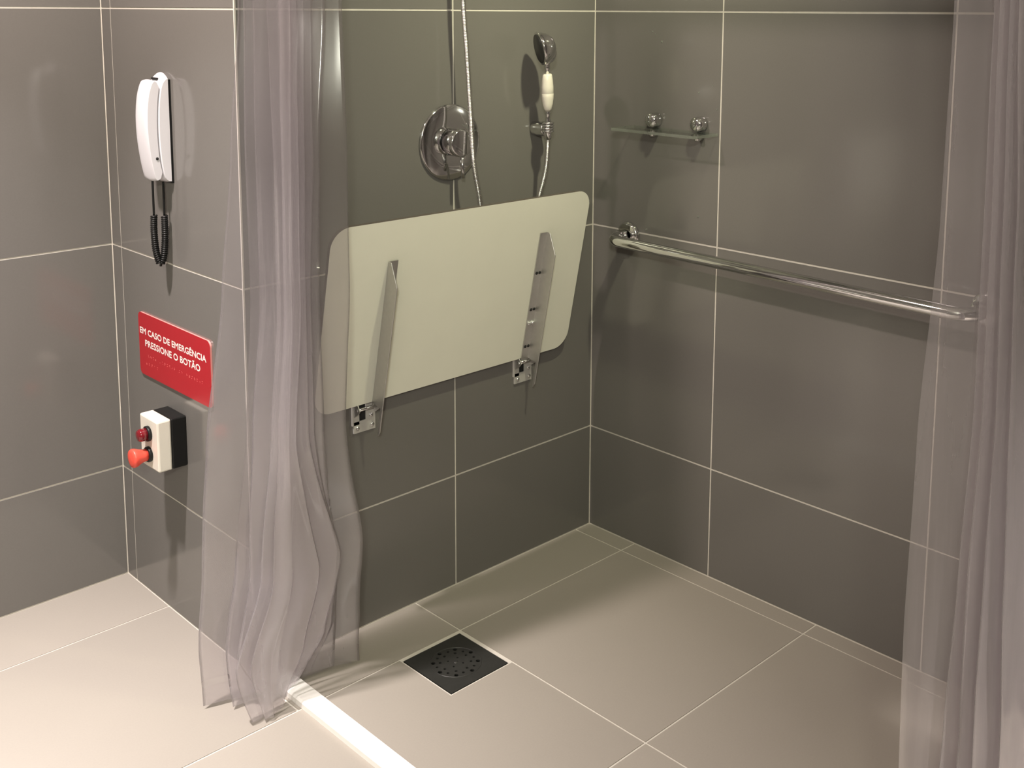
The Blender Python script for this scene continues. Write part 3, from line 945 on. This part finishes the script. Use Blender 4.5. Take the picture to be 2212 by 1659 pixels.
# ------------------------------------------------------------------ emergency button box
t = thing('emergency_button_box', 'black and white wall box with red push button and indicator, below the red sign', 'button box', (PX, 0.3335, 0.415))
BY0, BY1, BZ0, BZ1 = 0.287, 0.380, 0.4150, 0.5390
MB().box((PX - 0.0385, BY0, BZ0), (PX - 0.0002, BY1, BZ1)).build('rear_housing', M['black_plastic'], t, bevel=0.003)
MB().box((PX - 0.0730, BY0 + 0.0005, BZ0 - 0.0005), (PX - 0.0387, BY1 - 0.0005, BZ1 + 0.0005)).build('front_cover', M['warm_white'], t, bevel=0.004)
FX = PX - 0.0730
cyb = (BY0 + BY1) / 2
for zz, up_ in ((0.5010, True), (0.4500, False)):
    MB().lathe([(0.0002, 0.0), (0.0002, 0.0185), (0.006, 0.0185), (0.008, 0.017), (0.008, 0)], (FX, cyb, zz), (-1, 0, 0), 32).build('collar', M['black_plastic'], t)
MB().lathe([(0.0082, 0), (0.0082, 0.0155), (0.022, 0.0150), (0.027, 0.0125), (0.029, 0.007), (0.0295, 0)], (FX, cyb, 0.5010), (-1, 0, 0), 32).build('indicator_lamp', M['red_lamp'], t)
MB().lathe([(0.0082, 0), (0.0082, 0.0145), (0.018, 0.0150), (0.027, 0.0180), (0.035, 0.0218), (0.041, 0.0226), (0.0445, 0.0210), (0.0465, 0.014), (0.0470, 0)], (FX, cyb, 0.4500), (-1, 0, 0), 36).build('push_button', M['red_button'], t)

# ------------------------------------------------------------------ water drops on the right wall
wd = MB()
for (y, z, r) in [(-0.2077, 1.4464, 0.0022), (-0.2174, 1.4393, 0.0016), (-0.1996, 1.4512, 0.0013), (-0.24, 1.4204, 0.0028), (-0.373, 0.9713, 0.0026), (-0.1982, 0.9116, 0.0026), (-0.4244, 1.2535, 0.0024), (-0.3659, 1.2936, 0.0022), (-0.4094, 1.3125, 0.0014), (-0.3302, 0.8698, 0.0018)]:
    wd.lathe([(0.0002, r), (0.3 * r, 0.92 * r), (0.6 * r, 0.6 * r), (0.72 * r, 0.0)], (0, y, z), (-1, 0, 0), 10)
dr = wd.build('water_drops', M['glass_edge'])
dr['kind'] = 'stuff'; dr['label'] = 'scattered water drops on the right wall tiles near the shelf'; dr['category'] = 'water drops'

# ------------------------------------------------------------------ the dry side, seen only as reflections
t = thing('bath_towel', 'white bath towel on a low rail, seen only as a reflection in the right wall', 'towel', (-2.62, D, 0.48))
tw = MB()
n = 60
front = []
for i in range(n + 1):
    x = -2.93 + 0.63 * i / n
    front.append((x, D - 0.075 - 0.012 * abs(math.sin(i / n * PI * 3.0)) - 0.004 * math.sin(i * 0.9)))
vs, fs = [], []
rowz = [(0.90, 0.03), (0.915, 0.0), (0.90, 0.0), (0.80, 0.0), (0.65, 0.0), (0.48, 0.0)]
for z, back in rowz:
    for x, y in front:
        vs.append((x, y + back, z))
for j in range(len(rowz) - 1):
    for i in range(n):
        a = j * (n + 1) + i
        fs.append((a, a + 1, a + n + 2, a + n + 1))
tw.add(vs, fs, 0, True)
o = tw.build('terry_cloth', M['towel'], t)
sm = o.modifiers.new('thickness', 'SOLIDIFY'); sm.thickness = 0.008
rl = MB().tube([(-2.98, D - 0.06, 0.895), (-2.25, D - 0.06, 0.895)], 0.008, 12)
for x in (-2.97, -2.26):
    rl.tube([(x, D - 0.0005, 0.895), (x, D - 0.06, 0.895)], 0.008, 12)
rl.build('towel_rail', M['chrome'], t)

t = thing('toilet', 'white ceramic toilet on the dry side, seen only as a reflection in the right wall', 'toilet', (-3.5, 0.3, 0))
def ellipse_loft(sections, seg=36):
    mb = MB()
    vs, fs = [], []
    for (cx_, cy_, z, rx, ry) in sections:
        for k in range(seg):
            a = 2 * PI * k / seg
            vs.append((cx_ + rx * math.cos(a), cy_ + ry * math.sin(a), z))
    m = len(sections)
    for j in range(m - 1):
        for k in range(seg):
            k2 = (k + 1) % seg
            fs.append((j * seg + k, j * seg + k2, (j + 1) * seg + k2, (j + 1) * seg + k))
    mb.add(vs, fs, 0, True)
    mb.add(vs[:seg], [tuple(reversed(range(seg)))]); mb.add(vs[-seg:], [tuple(range(seg))])
    return mb
ellipse_loft([(-3.5, 0.30, 0.0002, 0.11, 0.17), (-3.5, 0.30, 0.05, 0.105, 0.165), (-3.5, 0.28, 0.20, 0.12, 0.18), (-3.5, 0.24, 0.33, 0.175, 0.235), (-3.5, 0.23, 0.39, 0.185, 0.25)]).build('bowl', M['ceramic'], t)
ellipse_loft([(-3.5, 0.22, 0.391, 0.18, 0.245), (-3.5, 0.22, 0.400, 0.19, 0.255), (-3.5, 0.22, 0.415, 0.19, 0.255), (-3.5, 0.22, 0.424, 0.18, 0.245)]).build('seat_lid', M['ceramic'], t)
MB().box((-3.69, 0.475, 0.35), (-3.31, 0.650, 0.70)).build('cistern', M['ceramic'], t, bevel=0.02, bevel_seg=3)
MB().box((-3.70, 0.465, 0.701), (-3.30, 0.6525, 0.73)).build('cistern_lid', M['ceramic'], t, bevel=0.008, bevel_seg=2)

# ------------------------------------------------------------------ lamps
where = ('over the dry corner by the intercom', 'in front of the right curtain', 'over the middle of the shower')
for (x, y, s_, aim, lobes), wh in zip(LAMPS, where):
    t = thing('ceiling_spotlight', 'round recessed ceiling spotlight ' + wh + ', above the picture', 'light', (x, y, CEIL))
    MB().lathe([(0.0002, s_ / 2 + 0.004), (0.0002, s_ / 2 + 0.018), (0.004, s_ / 2 + 0.016), (0.006, s_ / 2 + 0.004)], (x, y, CEIL), (0, 0, -1), 40).build('trim_ring', M['chrome'], t)
    if aim is None:
        MB().lathe([(0.0003, 0), (0.0003, s_ / 2 + 0.003), (0.004, s_ / 2 + 0.003), (0.005, 0)], (x, y, CEIL), (0, 0, -1), 40).build('lens', M['lamp_lens'], t)
    else:
        c0 = Vector((x, y, CEIL - 0.045))
        dv = (Vector(aim) - c0).normalized()
        MB().lathe([(-0.034, 0.012), (-0.03, 0.03), (-0.006, s_ / 2 + 0.008), (0.010, s_ / 2 + 0.008), (0.010, s_ / 2 + 0.003), (-0.004, s_ / 2 + 0.003)], c0, dv, 36).build('lamp_head', M['chrome'], t)
        MB().lathe([(-0.0035, 0), (-0.0035, s_ / 2 + 0.002), (-0.002, s_ / 2 + 0.002), (-0.001, 0)], c0, dv, 36).build('lens', M['lamp_lens'], t)
t = thing('added_fill_lamp', 'added fill lamp in a long chrome housing behind the camera, outside the picture', 'wall lamp', (FILL_POS[0], YF, FILL_POS[2]))
MB().box((FILL_POS[0] - 0.05, YF + 0.0005, FILL_POS[2] - 0.03), (FILL_POS[0] + 0.05, FILL_POS[1] - 0.045, FILL_POS[2] + 0.03)).build('bracket', M['chrome'], t, bevel=0.004)
MB().box((FILL_POS[0] - 0.19, FILL_POS[1] - 0.044, FILL_POS[2] - 0.045), (FILL_POS[0] + 0.19, FILL_POS[1] - 0.004, FILL_POS[2] + 0.045)).build('housing', M['chrome'], t, bevel=0.006)
MB().box((FILL_POS[0] - 0.175, FILL_POS[1] - 0.0038, FILL_POS[2] - 0.038), (FILL_POS[0] + 0.175, FILL_POS[1] + 0.001, FILL_POS[2] + 0.038)).build('diffuser', M['lamp_lens'], t)
